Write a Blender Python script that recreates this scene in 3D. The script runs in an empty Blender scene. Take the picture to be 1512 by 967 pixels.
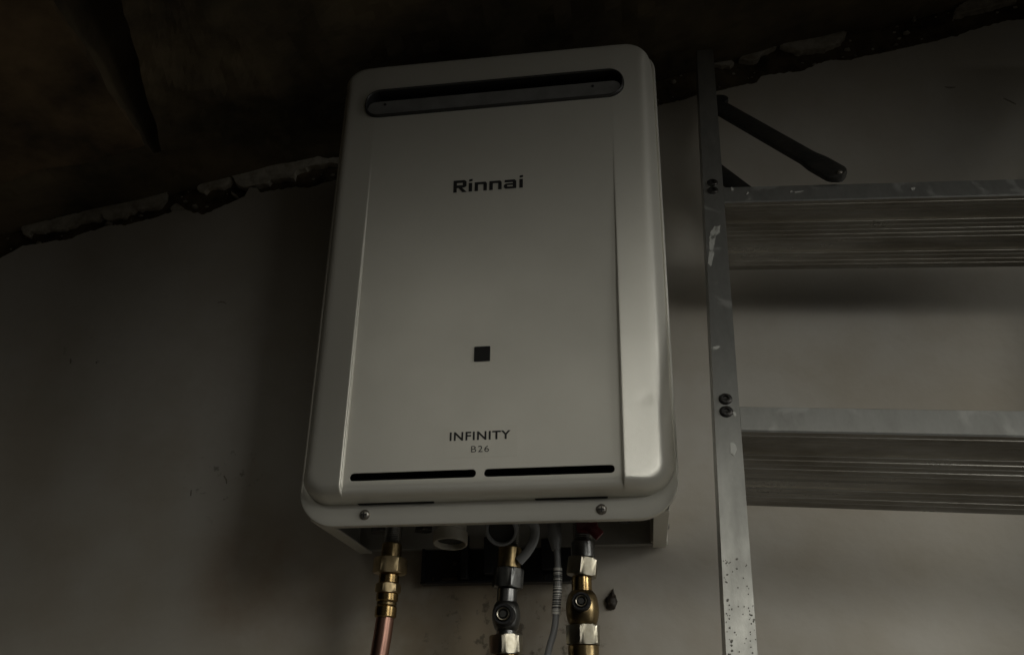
import bpy, bmesh, math, random
from mathutils import Vector, Matrix, noise
random.seed(7)
C = bpy.context.scene
COL = C.collection
R = math.radians
PI = math.pi

# ------------------------------------------------------------------ camera
cd = bpy.data.cameras.new('camera')
cd.sensor_width = 36.0
cd.lens = 1270.3 / 1512 * 36
cd.clip_start = 0.02
cd.clip_end = 60
cam = bpy.data.objects.new('camera', cd)
cam.location = (0.13559, -0.93205, -0.18325)
cam.rotation_euler = (R(115.6996), R(-0.4183), R(8.0858))
COL.objects.link(cam)
C.camera = cam

# ------------------------------------------------------------------ world, light, exposure
w = bpy.data.worlds.new('World')
C.world = w
w.use_nodes = True
w.node_tree.nodes['Background'].inputs[0].default_value = (0.95, 0.96, 0.9, 1)
w.node_tree.nodes['Background'].inputs[1].default_value = 0.0


def area_lamp(name, loc, target, sx, sy, power, color, spread=180):
    l = bpy.data.lights.new(name, 'AREA')
    l.shape = 'RECTANGLE'
    l.size, l.size_y = sx, sy
    l.energy = power
    l.color = color
    l.spread = R(spread)
    o = bpy.data.objects.new(name, l)
    o.location = loc
    o.rotation_euler = (Vector(target) - Vector(loc)).to_track_quat('-Z', 'Y').to_euler()
    COL.objects.link(o)
    return o


def lamp_at(name, az, el, dist, target, size, power, color, spread=180):
    """Soft lamp at a compass direction from the middle of the heater."""
    a, e = R(az), R(el)
    p = Vector((.1, -.1, .1)) + dist * Vector((math.sin(a) * math.cos(e), -math.cos(a) * math.cos(e), math.sin(e)))
    return area_lamp(name, p, target, size, size, power, color, spread)


# daylight from the open front, coming down under the edge of the ceiling
MID, LOW = (.1, -.1, .1), (.1, -.1, -.25)
DAY = (1.0, 0.99, 0.94)
WARM = (1.0, 0.962, 0.85)
lamp_at('sky_front', 5, 42, 2.3, MID, .8, 7.1, WARM)
lamp_at('sky_right', 25, 42, 2.3, MID, .8, .8, WARM)
lamp_at('opening_left', -15, 25, 2.3, MID, .8, 1.5, WARM)
lamp_at('opening_right', 25, 25, 2.3, MID, .8, 1.0, WARM)
# lower light through the doorway on the right
lamp_at('doorway', 40, 5, 2.0, (.25, -.1, -.28), .7, .62, DAY, 42)
lamp_at('doorway_side', 70, 5, 2.0, (.15, -.1, -.28), .7, .84, DAY, 44)
lamp_at('doorway_floor', 70, -20, 2.0, LOW, .7, .2, DAY, 50)
lamp_at('floor_bounce_fill', 30, -70, 1.2, MID, 1.2, .45, (1.0, .93, .8))  # added lamp in place of light bounced up from the floor

C.view_settings.view_transform = 'Standard'
C.view_settings.look = 'None'
C.view_settings.exposure = 0.0
C.view_settings.gamma = 1.0


# ------------------------------------------------------------------ helpers
def mat(name, base, rough=0.5, metal=0.0, var=None, var_scale=8.0, var_amt=1.0, bump=0.0, bump_scale=60.0,
        rough_var=0.0, spec=0.5, stretch=(1, 1, 1)):
    m = bpy.data.materials.new(name)
    m.use_nodes = True
    nt = m.node_tree
    b = nt.nodes['Principled BSDF']
    b.inputs['Base Color'].default_value = (*base, 1)
    b.inputs['Roughness'].default_value = rough
    b.inputs['Metallic'].default_value = metal
    b.inputs['Specular IOR Level'].default_value = spec
    tc = nt.nodes.new('ShaderNodeTexCoord')
    mp = nt.nodes.new('ShaderNodeMapping')
    mp.inputs['Scale'].default_value = stretch
    nt.links.new(tc.outputs['Object'], mp.inputs['Vector'])
    if var is not None:
        n = nt.nodes.new('ShaderNodeTexNoise')
        n.inputs['Scale'].default_value = var_scale
        n.inputs['Detail'].default_value = 6
        n.inputs['Roughness'].default_value = 0.62
        nt.links.new(mp.outputs[0], n.inputs['Vector'])
        r = nt.nodes.new('ShaderNodeMapRange')
        r.inputs['From Min'].default_value = 0.38
        r.inputs['From Max'].default_value = 0.68
        r.inputs['To Max'].default_value = var_amt
        nt.links.new(n.outputs['Fac'], r.inputs['Value'])
        x = nt.nodes.new('ShaderNodeMix')
        x.data_type = 'RGBA'
        x.inputs['A'].default_value = (*base, 1)
        x.inputs['B'].default_value = (*var, 1)
        nt.links.new(r.outputs[0], x.inputs['Factor'])
        nt.links.new(x.outputs['Result'], b.inputs['Base Color'])
        m['mix'] = x.name
        if rough_var:
            rr = nt.nodes.new('ShaderNodeMapRange')
            rr.inputs['From Min'].default_value = 0.3
            rr.inputs['From Max'].default_value = 0.7
            rr.inputs['To Min'].default_value = rough - rough_var
            rr.inputs['To Max'].default_value = rough + rough_var
            nt.links.new(n.outputs['Fac'], rr.inputs['Value'])
            nt.links.new(rr.outputs[0], b.inputs['Roughness'])
    if bump:
        n2 = nt.nodes.new('ShaderNodeTexNoise')
        n2.inputs['Scale'].default_value = bump_scale
        n2.inputs['Detail'].default_value = 5
        nt.links.new(mp.outputs[0], n2.inputs['Vector'])
        bp = nt.nodes.new('ShaderNodeBump')
        bp.inputs['Strength'].default_value = bump
        bp.inputs['Distance'].default_value = 0.002
        nt.links.new(n2.outputs['Fac'], bp.inputs['Height'])
        nt.links.new(bp.outputs[0], b.inputs['Normal'])
    return m


def obj(name, bm, m, parent=None, smooth=None, loc=None):
    """Link a bmesh as ONE mesh object."""
    bmesh.ops.recalc_face_normals(bm, faces=bm.faces[:])
    me = bpy.data.meshes.new(name)
    bm.to_mesh(me)
    bm.free()
    if m is not None:
        me.materials.append(m)
    if smooth is not None:
        me.shade_smooth()
        me.set_sharp_from_angle(angle=R(smooth))
    o = bpy.data.objects.new(name, me)
    if loc:
        o.location = loc
    COL.objects.link(o)
    if parent:
        o.parent = parent
    return o


def tag(o, label=None, cat=None, group=None, kind=None):
    if label:
        o['label'] = label
    if cat:
        o['category'] = cat
    if group:
        o['group'] = group
    if kind:
        o['kind'] = kind
    return o


def thing(name, label, cat, loc=(0, 0, 0), group=None):
    o = bpy.data.objects.new(name, None)
    o.empty_display_size = 0.05
    o.location = loc
    COL.objects.link(o)
    return tag(o, label, cat, group)


def add_box(bm, x0, x1, y0, y1, z0, z1, bev=0.0, seg=2):
    b2 = bmesh.new()
    bmesh.ops.create_cube(b2, size=1.0)
    for v in b2.verts:
        v.co = Vector((x0 + (v.co.x + .5) * (x1 - x0), y0 + (v.co.y + .5) * (y1 - y0), z0 + (v.co.z + .5) * (z1 - z0)))
    if bev:
        bmesh.ops.bevel(b2, geom=b2.edges[:], offset=bev, segments=seg, affect='EDGES', profile=0.5)
    merge(bm, b2)


def merge(bm, b2, mtx=None):
    if mtx:
        bmesh.ops.transform(b2, matrix=mtx, verts=b2.verts[:])
    t = bpy.data.meshes.new('tmp')
    b2.to_mesh(t)
    b2.free()
    bm.from_mesh(t)
    bpy.data.meshes.remove(t)


def frame_mtx(p, d, up=(0, 0, 1)):
    d = Vector(d).normalized()
    u = Vector(up)
    if abs(d.dot(u)) > 0.97:
        u = Vector((0, 1, 0))
    x = u.cross(d).normalized()
    y = d.cross(x)
    m = Matrix((x, y, d)).transposed().to_4x4()
    m.translation = Vector(p)
    return m


def lathe(profile, n=32, cap=True, twist=0.0, poly_round=None):
    """Revolve (r, h) pairs round +Z; returns a bmesh."""
    bm = bmesh.new()
    rings = []
    for (r, h) in profile:
        ring = []
        for i in range(n):
            a = 2 * PI * i / n + twist
            ring.append(bm.verts.new((r * math.cos(a), r * math.sin(a), h)))
        rings.append(ring)
    for a, b in zip(rings, rings[1:]):
        for i in range(n):
            bm.faces.new((a[i], a[(i + 1) % n], b[(i + 1) % n], b[i]))
    if cap:
        bm.faces.new(rings[0])
        bm.faces.new(rings[-1][::-1])
    return bm


def hex_nut(r, h, twist=0.0, ch=None):
    """Hexagonal nut along +Z from 0 to h with chamfered corners."""
    bm = bmesh.new()
    ch = ch or 0.12 * r
    n = 48
    zs = [(0, 0.90), (ch * .6, 1.0), (h - ch * .6, 1.0), (h, 0.90)]
    rings = []
    for z, k in zs:
        ring = []
        for i in range(n):
            a = 2 * PI * i / n
            s = ((a + PI / 6) % (PI / 3)) - PI / 6
            rr = r * math.cos(PI / 6) / math.cos(s)
            rr = min(rr, r * 0.975) if k == 1.0 else min(rr, r * k)
            ring.append(bm.verts.new((rr * math.cos(a + twist), rr * math.sin(a + twist), z)))
        rings.append(ring)
    for a, b in zip(rings, rings[1:]):
        for i in range(n):
            bm.faces.new((a[i], a[(i + 1) % n], b[(i + 1) % n], b[i]))
    bm.faces.new(rings[0])
    bm.faces.new(rings[-1][::-1])
    return bm


def catmull(pts, k=8):
    P = [Vector(p) for p in pts]
    P = [2 * P[0] - P[1]] + P + [2 * P[-1] - P[-2]]
    out = []
    for i in range(1, len(P) - 2):
        for j in range(k):
            t = j / k
            a, b, c, d = P[i - 1], P[i], P[i + 1], P[i + 2]
            out.append(0.5 * ((2 * b) + (c - a) * t + (2 * a - 5 * b + 4 * c - d) * t * t + (3 * b - a - 3 * c + d) * t ** 3))
    out.append(P[-2])
    return out


def tube(pts, r, n=20, k=8, flat=None):
    """Tube along a smooth path; r a number or a function of t in 0..1."""
    pts = catmull(pts, k)
    bm = bmesh.new()
    rings = []
    prev = None
    for i, p in enumerate(pts):
        t = (pts[min(i + 1, len(pts) - 1)] - pts[max(i - 1, 0)]).normalized()
        if prev is None:
            u = Vector((0, 1, 0)) if abs(t.y) < .9 else Vector((1, 0, 0))
            x = (u - t * u.dot(t)).normalized()
        else:
            x = (prev - t * prev.dot(t)).normalized()
        prev = x
        y = t.cross(x)
        rr = r(i / (len(pts) - 1)) if callable(r) else r
        fx, fy = flat or (1, 1)
        rings.append([bm.verts.new(p + x * (rr * fx * math.cos(2 * PI * j / n)) + y * (rr * fy * math.sin(2 * PI * j / n)))
                      for j in range(n)])
    for a, b in zip(rings, rings[1:]):
        for j in range(n):
            bm.faces.new((a[j], a[(j + 1) % n], b[(j + 1) % n], b[j]))
    bm.faces.new(rings[0][::-1])
    bm.faces.new(rings[-1])
    return bm


def prism(poly, y0, y1, bev=0.0):
    """Extrude an (x, z) outline between y0 and y1."""
    bm = bmesh.new()
    a = [bm.verts.new((x, y0, z)) for x, z in poly]
    b = [bm.verts.new((x, y1, z)) for x, z in poly]
    bm.faces.new(a)
    bm.faces.new(b[::-1])
    n = len(poly)
    for i in range(n):
        bm.faces.new((a[i], b[i], b[(i + 1) % n], a[(i + 1) % n]))
    if bev:
        es = [e for e in bm.edges if abs(e.verts[0].co.y - y0) < 1e-7 and abs(e.verts[1].co.y - y0) < 1e-7]
        bmesh.ops.bevel(bm, geom=es, offset=bev, segments=2, affect='EDGES')
    return bm


def stadium(x0, x1, z0, z1, r, n=8):
    r = min(r, (x1 - x0) / 2 - 1e-6, (z1 - z0) / 2 - 1e-6)
    out = []
    for cx, cz, a0 in ((x1 - r, z0 + r, -PI / 2), (x1 - r, z1 - r, 0), (x0 + r, z1 - r, PI / 2), (x0 + r, z0 + r, PI)):
        for i in range(n + 1):
            a = a0 + PI / 2 * i / n
            out.append((cx + r * math.cos(a), cz + r * math.sin(a)))
    return out


def smooth01(t):
    t = max(0.0, min(1.0, t))
    return t * t * (3 - 2 * t)


# ------------------------------------------------------------------ materials
M = {}
M['heater_paint'] = mat('heater_paint', (0.68, 0.662, 0.588), 0.39, 0.40, var=(0.645, 0.627, 0.553), var_scale=11, bump=0.05, bump_scale=900, rough_var=0.025)
M['chassis'] = mat('chassis_steel', (0.36, 0.35, 0.32), 0.5, 0.3, var=(0.26, 0.25, 0.22), var_scale=20)
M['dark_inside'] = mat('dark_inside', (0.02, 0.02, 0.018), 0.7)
M['outlet_metal'] = mat('outlet_metal', (0.28, 0.28, 0.27), 0.4, 0.4, var=(0.2, 0.2, 0.19), var_scale=30)
M['collar_shade'] = mat('shaded_collar', (0.05, 0.05, 0.048), 0.4, 0.4)  # dark colour painting the shadow gap round the outlet collar
M['black_gloss'] = mat('black_gloss', (0.004, 0.004, 0.004), 0.25, spec=0.12)
M['ink'] = mat('ink', (0.012, 0.012, 0.012), 0.5)
M['ink_grey'] = mat('ink_grey', (0.05, 0.05, 0.045), 0.5)
M['screw'] = mat('screw_metal', (0.30, 0.29, 0.26), 0.4, 0.8, var=(0.14, 0.11, 0.08), var_scale=400)
M['black_plastic'] = mat('black_plastic', (0.014, 0.014, 0.015), 0.42, bump=0.1, bump_scale=300)
M['pvc'] = mat('pale_pipe_plastic', (0.40, 0.37, 0.30), 0.45, var=(0.32, 0.29, 0.23), var_scale=40)
M['cable'] = mat('cable_grey', (0.21, 0.21, 0.205), 0.5)
M['brass'] = mat('brass', (0.48, 0.34, 0.15), 0.24, 1.0, var=(0.24, 0.16, 0.07), var_scale=70, rough_var=0.05)
M['brass_dull'] = mat('brass_dull', (0.32, 0.24, 0.12), 0.32, 1.0, var=(0.18, 0.13, 0.065), var_scale=90, rough_var=0.06)
M['nickel'] = mat('plated_nut', (0.44, 0.41, 0.33), 0.33, 1.0, var=(0.30, 0.27, 0.20), var_scale=80, rough_var=0.05)
M['brass_nut'] = mat('brass_nut', (0.58, 0.46, 0.27), 0.36, 1.0, var=(0.40, 0.30, 0.16), var_scale=90, rough_var=0.06)
M['steel_dark'] = mat('dark_steel', (0.22, 0.22, 0.21), 0.33, 1.0, var=(0.11, 0.11, 0.105), var_scale=80, rough_var=0.06)
M['copper'] = mat('copper', (0.54, 0.31, 0.235), 0.33, 1.0, var=(0.38, 0.21, 0.155), var_scale=50, rough_var=0.08, stretch=(1, 1, .3))
M['red_plastic'] = mat('red_plastic', (0.09, 0.010, 0.014), 0.45)
M['brown_lump'] = mat('brown_lump', (0.030, 0.020, 0.010), 0.5, var=(0.012, 0.008, 0.004), var_scale=300, bump=0.3, bump_scale=500)
M['rivet'] = mat('rivet_dark', (0.07, 0.07, 0.068), 0.42, 0.7, var=(0.03, 0.025, 0.02), var_scale=300)
M['spatter'] = mat('paint_spatter', (0.48, 0.48, 0.44), 0.6)
M['brace_metal'] = mat('brace_metal', (0.022, 0.022, 0.020), 0.5, 0.2, var=(0.05, 0.046, 0.038), var_scale=40, bump=0.3, bump_scale=200)
M['mortar'] = mat('mortar', (0.55, 0.51, 0.42), 0.9, var=(0.28, 0.24, 0.18), var_scale=60, bump=0.6, bump_scale=160)
M['substrate'] = mat('brown_substrate', (0.15, 0.11, 0.06), 0.9, var=(0.03, 0.022, 0.012), var_scale=30, bump=0.6, bump_scale=120)
M['ceiling'] = mat('ceiling_soffit', (0.150, 0.115, 0.065), 0.9, var=(0.026, 0.021, 0.013), var_scale=6, bump=0.6, bump_scale=80)
M['timber'] = mat('old_timber', (0.19, 0.13, 0.068), 0.85, var=(0.035, 0.025, 0.013), var_scale=8, bump=0.3, bump_scale=40)
M['floor'] = mat('concrete_floor', (0.22, 0.20, 0.17), 0.85, var=(0.14, 0.125, 0.10), var_scale=5, bump=0.4, bump_scale=40)


def aluminium():
    m = mat('aluminium', (0.48, 0.485, 0.46), 0.40, 0.75, var=(0.29, 0.29, 0.27), var_scale=16, bump=0.05, bump_scale=500,
            rough_var=0.1, stretch=(1.6, 1, .6))
    nt = m.node_tree
    b = nt.nodes['Principled BSDF']
    tc = [n for n in nt.nodes if n.type == 'TEX_COORD'][0]
    mix = nt.nodes[m['mix']]
    # chalky paint wiped along it
    n = nt.nodes.new('ShaderNodeTexNoise')
    n.inputs['Scale'].default_value = 26
    n.inputs['Detail'].default_value = 4
    n.inputs['Distortion'].default_value = 1.2
    nt.links.new(tc.outputs['Object'], n.inputs['Vector'])
    r = nt.nodes.new('ShaderNodeMapRange')
    r.inputs['From Min'].default_value = 0.60
    r.inputs['From Max'].default_value = 0.68
    r.inputs['To Max'].default_value = 0.28
    nt.links.new(n.outputs['Fac'], r.inputs['Value'])
    x = nt.nodes.new('ShaderNodeMix')
    x.data_type = 'RGBA'
    nt.links.new(mix.outputs['Result'], x.inputs['A'])
    x.inputs['B'].default_value = (0.55, 0.55, 0.51, 1)
    nt.links.new(r.outputs[0], x.inputs['Factor'])
    nt.links.new(x.outputs['Result'], b.inputs['Base Color'])
    ms = nt.nodes.new('ShaderNodeMath')
    ms.operation = 'MULTIPLY_ADD'
    ms.inputs[1].default_value = -0.7
    ms.inputs[2].default_value = 0.75
    nt.links.new(r.outputs[0], ms.inputs[0])
    nt.links.new(ms.outputs[0], b.inputs['Metallic'])
    return m


M['aluminium'] = aluminium()
M['tread'] = mat('weathered_tread', (0.31, 0.30, 0.27), 0.34, 0.8, var=(0.18, 0.165, 0.135), var_scale=18, rough_var=0.1,
                 stretch=(.5, 2, 2), bump=0.06, bump_scale=300)


def wall_paint():
    m = mat('wall_paint', (0.555, 0.53, 0.475), 0.72, var=(0.47, 0.44, 0.375), var_scale=3.0, bump=0.22, bump_scale=70, spec=0.3)
    nt = m.node_tree
    b = nt.nodes['Principled BSDF']
    tc = [n for n in nt.nodes if n.type == 'TEX_COORD'][0]
    cur = nt.nodes[m['mix']].outputs['Result']

    def blot(scale, lo, hi, amt, col, center=None, radius=None, det=6):
        nonlocal cur
        n = nt.nodes.new('ShaderNodeTexNoise')
        n.inputs['Scale'].default_value = scale
        n.inputs['Detail'].default_value = det
        n.inputs['Roughness'].default_value = 0.65
        nt.links.new(tc.outputs['Object'], n.inputs['Vector'])
        r = nt.nodes.new('ShaderNodeMapRange')
        r.inputs['From Min'].default_value = lo
        r.inputs['From Max'].default_value = hi
        r.inputs['To Max'].default_value = amt
        nt.links.new(n.outputs['Fac'], r.inputs['Value'])
        f = r.outputs[0]
        if center:
            d = nt.nodes.new('ShaderNodeVectorMath')
            d.operation = 'DISTANCE'
            nt.links.new(tc.outputs['Object'], d.inputs[0])
            d.inputs[1].default_value = center
            k = nt.nodes.new('ShaderNodeMapRange')
            k.interpolation_type = 'SMOOTHSTEP'
            k.inputs['From Min'].default_value = radius
            k.inputs['From Max'].default_value = radius * .35
            nt.links.new(d.outputs['Value'], k.inputs['Value'])
            mm = nt.nodes.new('ShaderNodeMath')
            mm.operation = 'MULTIPLY'
            nt.links.new(f, mm.inputs[0])
            nt.links.new(k.outputs[0], mm.inputs[1])
            f = mm.outputs[0]
        x = nt.nodes.new('ShaderNodeMix')
        x.data_type = 'RGBA'
        nt.links.new(cur, x.inputs['A'])
        x.inputs['B'].default_value = (*col, 1)
        nt.links.new(f, x.inputs['Factor'])
        cur = x.outputs['Result']
    blot(4.5, 0.46, 0.72, 0.40, (0.36, 0.31, 0.23))
    blot(13, 0.50, 0.75, 0.18, (0.33, 0.29, 0.22))
    blot(2.2, 0.42, 0.66, 0.40, (0.42, 0.35, 0.25))
    blot(9, 0.30, 0.62, 0.75, (0.27, 0.215, 0.14), (-0.06, 0, -0.10), 0.20, 4)   # brown stain under the pipes, with missing shade painted in
    blot(7, 0.30, 0.62, 0.6, (0.30, 0.215, 0.14), (-0.27, 0, -0.03), 0.12, 4)  # heater's shadow at its lower left, painted into the wall colour
    blot(60, 0.56, 0.64, 0.75, (0.10, 0.085, 0.06), (0.0, 0, -0.10), 0.13, 5)       # mould specks below the valves
    blot(70, 0.60, 0.66, 0.6, (0.10, 0.085, 0.06), (-0.34, 0, 0.09), 0.06, 4)
    blot(40, 0.62, 0.70, 0.5, (0.14, 0.12, 0.08), (-0.56, 0, 0.26), 0.06, 4)
    blot(150, 0.72, 0.76, 0.5, (0.16, 0.13, 0.09))
    nt.links.new(cur, b.inputs['Base Color'])
    return m


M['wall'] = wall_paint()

# ------------------------------------------------------------------ the setting: wall, ceiling, floor
SL = 0.185                     # the ceiling climbs to the right
FLOOR = -1.45


def ceil_z(x):
    return 0.607 + SL * x


WT = [(-0.7835, 0.4053), (-0.7256, 0.4207), (-0.696, 0.4394), (-0.6286, 0.4441), (-0.6035, 0.4542), (-0.5679, 0.4636), (-0.5363, 0.4632),
      (-0.4986, 0.4712), (-0.4602, 0.4802), (-0.4313, 0.4688), (-0.4046, 0.481), (-0.3766, 0.492), (-0.3712, 0.5084), (-0.3611, 0.5075),
      (-0.3548, 0.4979), (-0.3153, 0.5033), (-0.2879, 0.5019), (-0.2545, 0.5067), (-0.1857, 0.5217), (-0.0545, 0.5485), (0.0846, 0.5684),
      (0.2219, 0.5936), (0.2842, 0.6081), (0.3281, 0.6137), (0.3346, 0.6236), (0.3889, 0.6279), (0.4279, 0.6393), (0.4813, 0.6417),
      (0.514, 0.6484), (0.5625, 0.6566), (0.5918, 0.6601), (0.6095, 0.6705), (0.6763, 0.6817), (0.7309, 0.6962)]


def ragged(a, b, step, amp, seed):
    out = []
    n = max(1, int((b[0] - a[0]) / step))
    for i in range(n):
        t = i / n
        x = a[0] + (b[0] - a[0]) * t
        out.append((x, a[1] + (b[1] - a[1]) * t + amp * (noise.noise(Vector((x * 30, seed, 0))) + .45 * noise.noise(Vector((x * 160, seed, 2))))))
    return out


top = ragged((-2.2, ceil_z(-2.2) - .03), WT[0], .03, .012, 1.0)
for a, b in zip(WT, WT[1:]):
    top += ragged(a, b, .003, .0050, 2.0) if abs(b[0] - a[0]) > .008 else [a]
top += ragged(WT[-1], (2.4, ceil_z(2.4) - .03), .03, .012, 3.0) + [(2.4, ceil_z(2.4) - .03)]
bm = bmesh.new()
cols = []
for (x, z) in top:                                    # plastered skin with a ragged top edge, 12 mm thick
    cols.append((bm.verts.new((x, 0, FLOOR)), bm.verts.new((x, 0, z)), bm.verts.new((x, .012, z + .002)), bm.verts.new((x, .012, FLOOR))))
for a, b in zip(cols, cols[1:]):
    for i in range(4):
        j = (i + 1) % 4
        bm.faces.new((a[i], a[j], b[j], b[i]))
bm.faces.new(cols[0])
bm.faces.new(cols[-1][::-1])
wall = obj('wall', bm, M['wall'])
tag(wall, 'painted plaster wall with a ragged broken top edge', kind='structure')

bm = bmesh.new()
add_box(bm, -2.2, 2.4, .0125, .10, FLOOR, 1.2)
sub = obj('wall_core', bm, M['substrate'], wall)

# scuffs on the paint
def mark(pts, wd, name='scuff'):
    P = [Vector((x, 0, z)) for x, z in pts]
    out1, out2 = [], []
    for i, p in enumerate(P):
        t = (P[min(i + 1, len(P) - 1)] - P[max(i - 1, 0)]).normalized()
        nn = Vector((-t.z, 0, t.x)) * wd * (.35 + .65 * math.sin(PI * (i + .5) / len(P)))
        out1.append((p.x + nn.x, p.z + nn.z))
        out2.append((p.x - nn.x, p.z - nn.z))
    obj(name, prism(out1 + out2[::-1], -.0004, -.00005), M['scuff'], wall)


M['scuff'] = mat('scuff_mark', (0.17, 0.145, 0.11), 0.8, var=(0.36, 0.33, 0.27), var_scale=600)
mark([(-.3880, .3290), (-.3835, .3300), (-.3790, .3290), (-.3760, .3265)], .0007)
mark([(-.5785, .2600), (-.5772, .2565), (-.5768, .2530)], .0012)
mark([(-.5410, .2540), (-.5400, .2510)], .0010)
mark([(.5600, .5790), (.5660, .5770), (.5720, .5770)], .0012)
mark([(.6250, .5530), (.6310, .5480), (.6370, .5420)], .0010)
mark([(-.3420, .0970), (-.3380, .0915), (-.3370, .0870)], .0010)
mark([(-.3800, .0810), (-.3795, .0740)], .0009)

# broken lumps of mortar left along the corner of wall and ceiling
MORTAR = [
    [(-0.712, 0.4762), (-0.68, 0.482), (-0.6392, 0.4894), (-0.5921, 0.5001), (-0.5648, 0.5069), (-0.5244, 0.5147), (-0.4948, 0.5201),
     (-0.5041, 0.4901), (-0.5388, 0.4909), (-0.5547, 0.4799), (-0.577, 0.475), (-0.5849, 0.4779), (-0.592, 0.491), (-0.5922, 0.4786),
     (-0.6226, 0.4766), (-0.6415, 0.4658), (-0.6958, 0.4669), (-0.6954, 0.4579), (-0.7063, 0.4633)],
    [(-0.4523, 0.5235), (-0.4293, 0.5302), (-0.4059, 0.5347), (-0.4029, 0.5278), (-0.4116, 0.5165), (-0.4307, 0.5161), (-0.4401, 0.5093), (-0.4519, 0.5158)],
    [(-0.403, 0.5344), (-0.3937, 0.5368), (-0.3896, 0.5287), (-0.3863, 0.5384), (-0.3691, 0.5389), (-0.3472, 0.5457), (-0.3095, 0.5487),
     (-0.2743, 0.5541), (-0.2662, 0.5488), (-0.2456, 0.549), (-0.2447, 0.5401), (-0.2671, 0.5401), (-0.2913, 0.538), (-0.3092, 0.531),
     (-0.3099, 0.5212), (-0.3417, 0.5198), (-0.3614, 0.5119), (-0.3803, 0.5114), (-0.3926, 0.5169), (-0.3957, 0.5249)],
    [(-0.4883, 0.4886), (-0.479, 0.4954), (-0.4656, 0.4856), (-0.4662, 0.4781), (-0.4755, 0.4768), (-0.4841, 0.4818)],
    [(-0.4009, 0.509), (-0.39, 0.5004), (-0.3893, 0.496), (-0.3956, 0.4998)],
    [(0.3675, 0.6779), (0.3904, 0.6861), (0.4234, 0.6892), (0.4309, 0.7033), (0.4433, 0.6959), (0.456, 0.6905), (0.4482, 0.6748),
     (0.4308, 0.666), (0.3928, 0.6636), (0.3751, 0.6732)],
    [(0.2737, 0.6769), (0.2898, 0.6711), (0.3024, 0.6584), (0.2987, 0.6497), (0.2881, 0.6529), (0.272, 0.6585)],
    [(0.314, 0.6644), (0.337, 0.6744), (0.3599, 0.6826), (0.3622, 0.6786), (0.3385, 0.6631), (0.324, 0.6557), (0.3107, 0.6592)],
    [(0.5986, 0.7085), (0.6223, 0.7278), (0.6485, 0.7278), (0.688, 0.7411), (0.6829, 0.7191), (0.6444, 0.7096), (0.6063, 0.7018), (0.5971, 0.7012)],
    [(0.5461, 0.7101), (0.5508, 0.7095), (0.5491, 0.7003), (0.5458, 0.6985)],
]
for q, poly in enumerate(MORTAR):
    cx = sum(p[0] for p in poly) / len(poly)
    cz = sum(p[1] for p in poly) / len(poly)
    pts = []
    for i, (a, b) in enumerate(zip(poly, poly[1:] + poly[:1])):
        n = max(1, int(math.hypot(b[0] - a[0], b[1] - a[1]) / .0035))
        for k in range(n):
            t = k / n
            x, z = a[0] + (b[0] - a[0]) * t, a[1] + (b[1] - a[1]) * t
            d = .0032 * noise.noise(Vector((x * 110, z * 110, q))) + .0010 * noise.noise(Vector((x * 420, z * 420, q)))
            pts.append((x + d, z - d))
    b2 = prism(pts, .0045 - .004 * ((q * 7) % 3) / 3, .0128, bev=.0012)
    obj('mortar_piece', b2, M['mortar'], wall)

# crumbs of plaster clinging along the same corner
bm = bmesh.new()
for i in range(130):
    x = random.uniform(-.74, .72)
    base = next((z0 + (z1 - z0) * (x - x0) / (x1 - x0) for (x0, z0), (x1, z1) in zip(WT, WT[1:]) if x0 <= x <= x1), ceil_z(x) - .03)
    z = base + (ceil_z(x) - base) * random.uniform(.12, 1.0)
    r_ = random.uniform(.0010, .0042) * random.random() + .0008
    b2 = bmesh.new()
    bmesh.ops.create_icosphere(b2, subdivisions=1, radius=r_)
    for v in b2.verts:
        v.co *= random.uniform(.6, 1.35)
        v.co.x *= 1.5
    merge(bm, b2, Matrix.Translation((x, .0125 - r_ * .3, z)))
cr = obj('mortar_crumbs', bm, M['mortar'], wall)
cr['kind'] = 'stuff'

# rough ceiling, sloping up to the right, its front edge out over the heater
CEIL_FRONT = -0.96
def gap_left(y):
    return -.446 - .104 * (y + .349)


def gap_right(y):
    return -.3845 - .334 * (y + .328) + .006


us = [-2.2 + 1.7 * i / 60 for i in range(60)] + [-.5 + .04 * i / 6 for i in range(6)] + [-.46, -.459] + \
     [-.459 + .058 * i / 12 for i in range(1, 12)] + [-.401, -.40] + [-.40 + .12 * i / 20 for i in range(1, 20)] + [-.28 + 2.68 * i / 130 for i in range(131)]
ny = 90
bm = bmesh.new()
grid = []
for j in range(ny + 1):
    row = []
    y = .10 + (CEIL_FRONT - .10) * j / ny
    gl, gr = gap_left(y), gap_right(y) + .006 * noise.noise(Vector((y * 22, 0, 6)))
    gr = max(gr, gl + .003)
    K = [(-2.2, -2.2), (-.5, min(-.5, gl - .02)), (-.46, gl), (-.40, gr), (-.28, -.28), (2.4, 2.4)]
    for u in us:
        for (u0, x0), (u1, x1) in zip(K, K[1:]):
            if u <= u1 + 1e-9:
                x = x0 + (x1 - x0) * (u - u0) / (u1 - u0)
                break
        q = .5 + .5 * smooth01((-.02 - y) / .15)
        z = ceil_z(x) + q * (.010 * noise.fractal(Vector((x * 9, y * 9, 3)), 1.0, 2.0, 4) + .004 * noise.noise(Vector((x * 50, y * 50, 1))))
        if y < -.085 and -.4595 < u < -.4005:                      # open joint between board and slab
            z += .075 * math.sin(PI * (u + .4595) / .059) ** .8
        row.append(bm.verts.new((x, y, z)))
    grid.append(row)
cxs = us
for j in range(ny):
    for i in range(len(cxs) - 1):
        bm.faces.new((grid[j][i], grid[j][i + 1], grid[j + 1][i + 1], grid[j + 1][i]))
ge = bmesh.ops.extrude_face_region(bm, geom=bm.faces[:])
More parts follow.
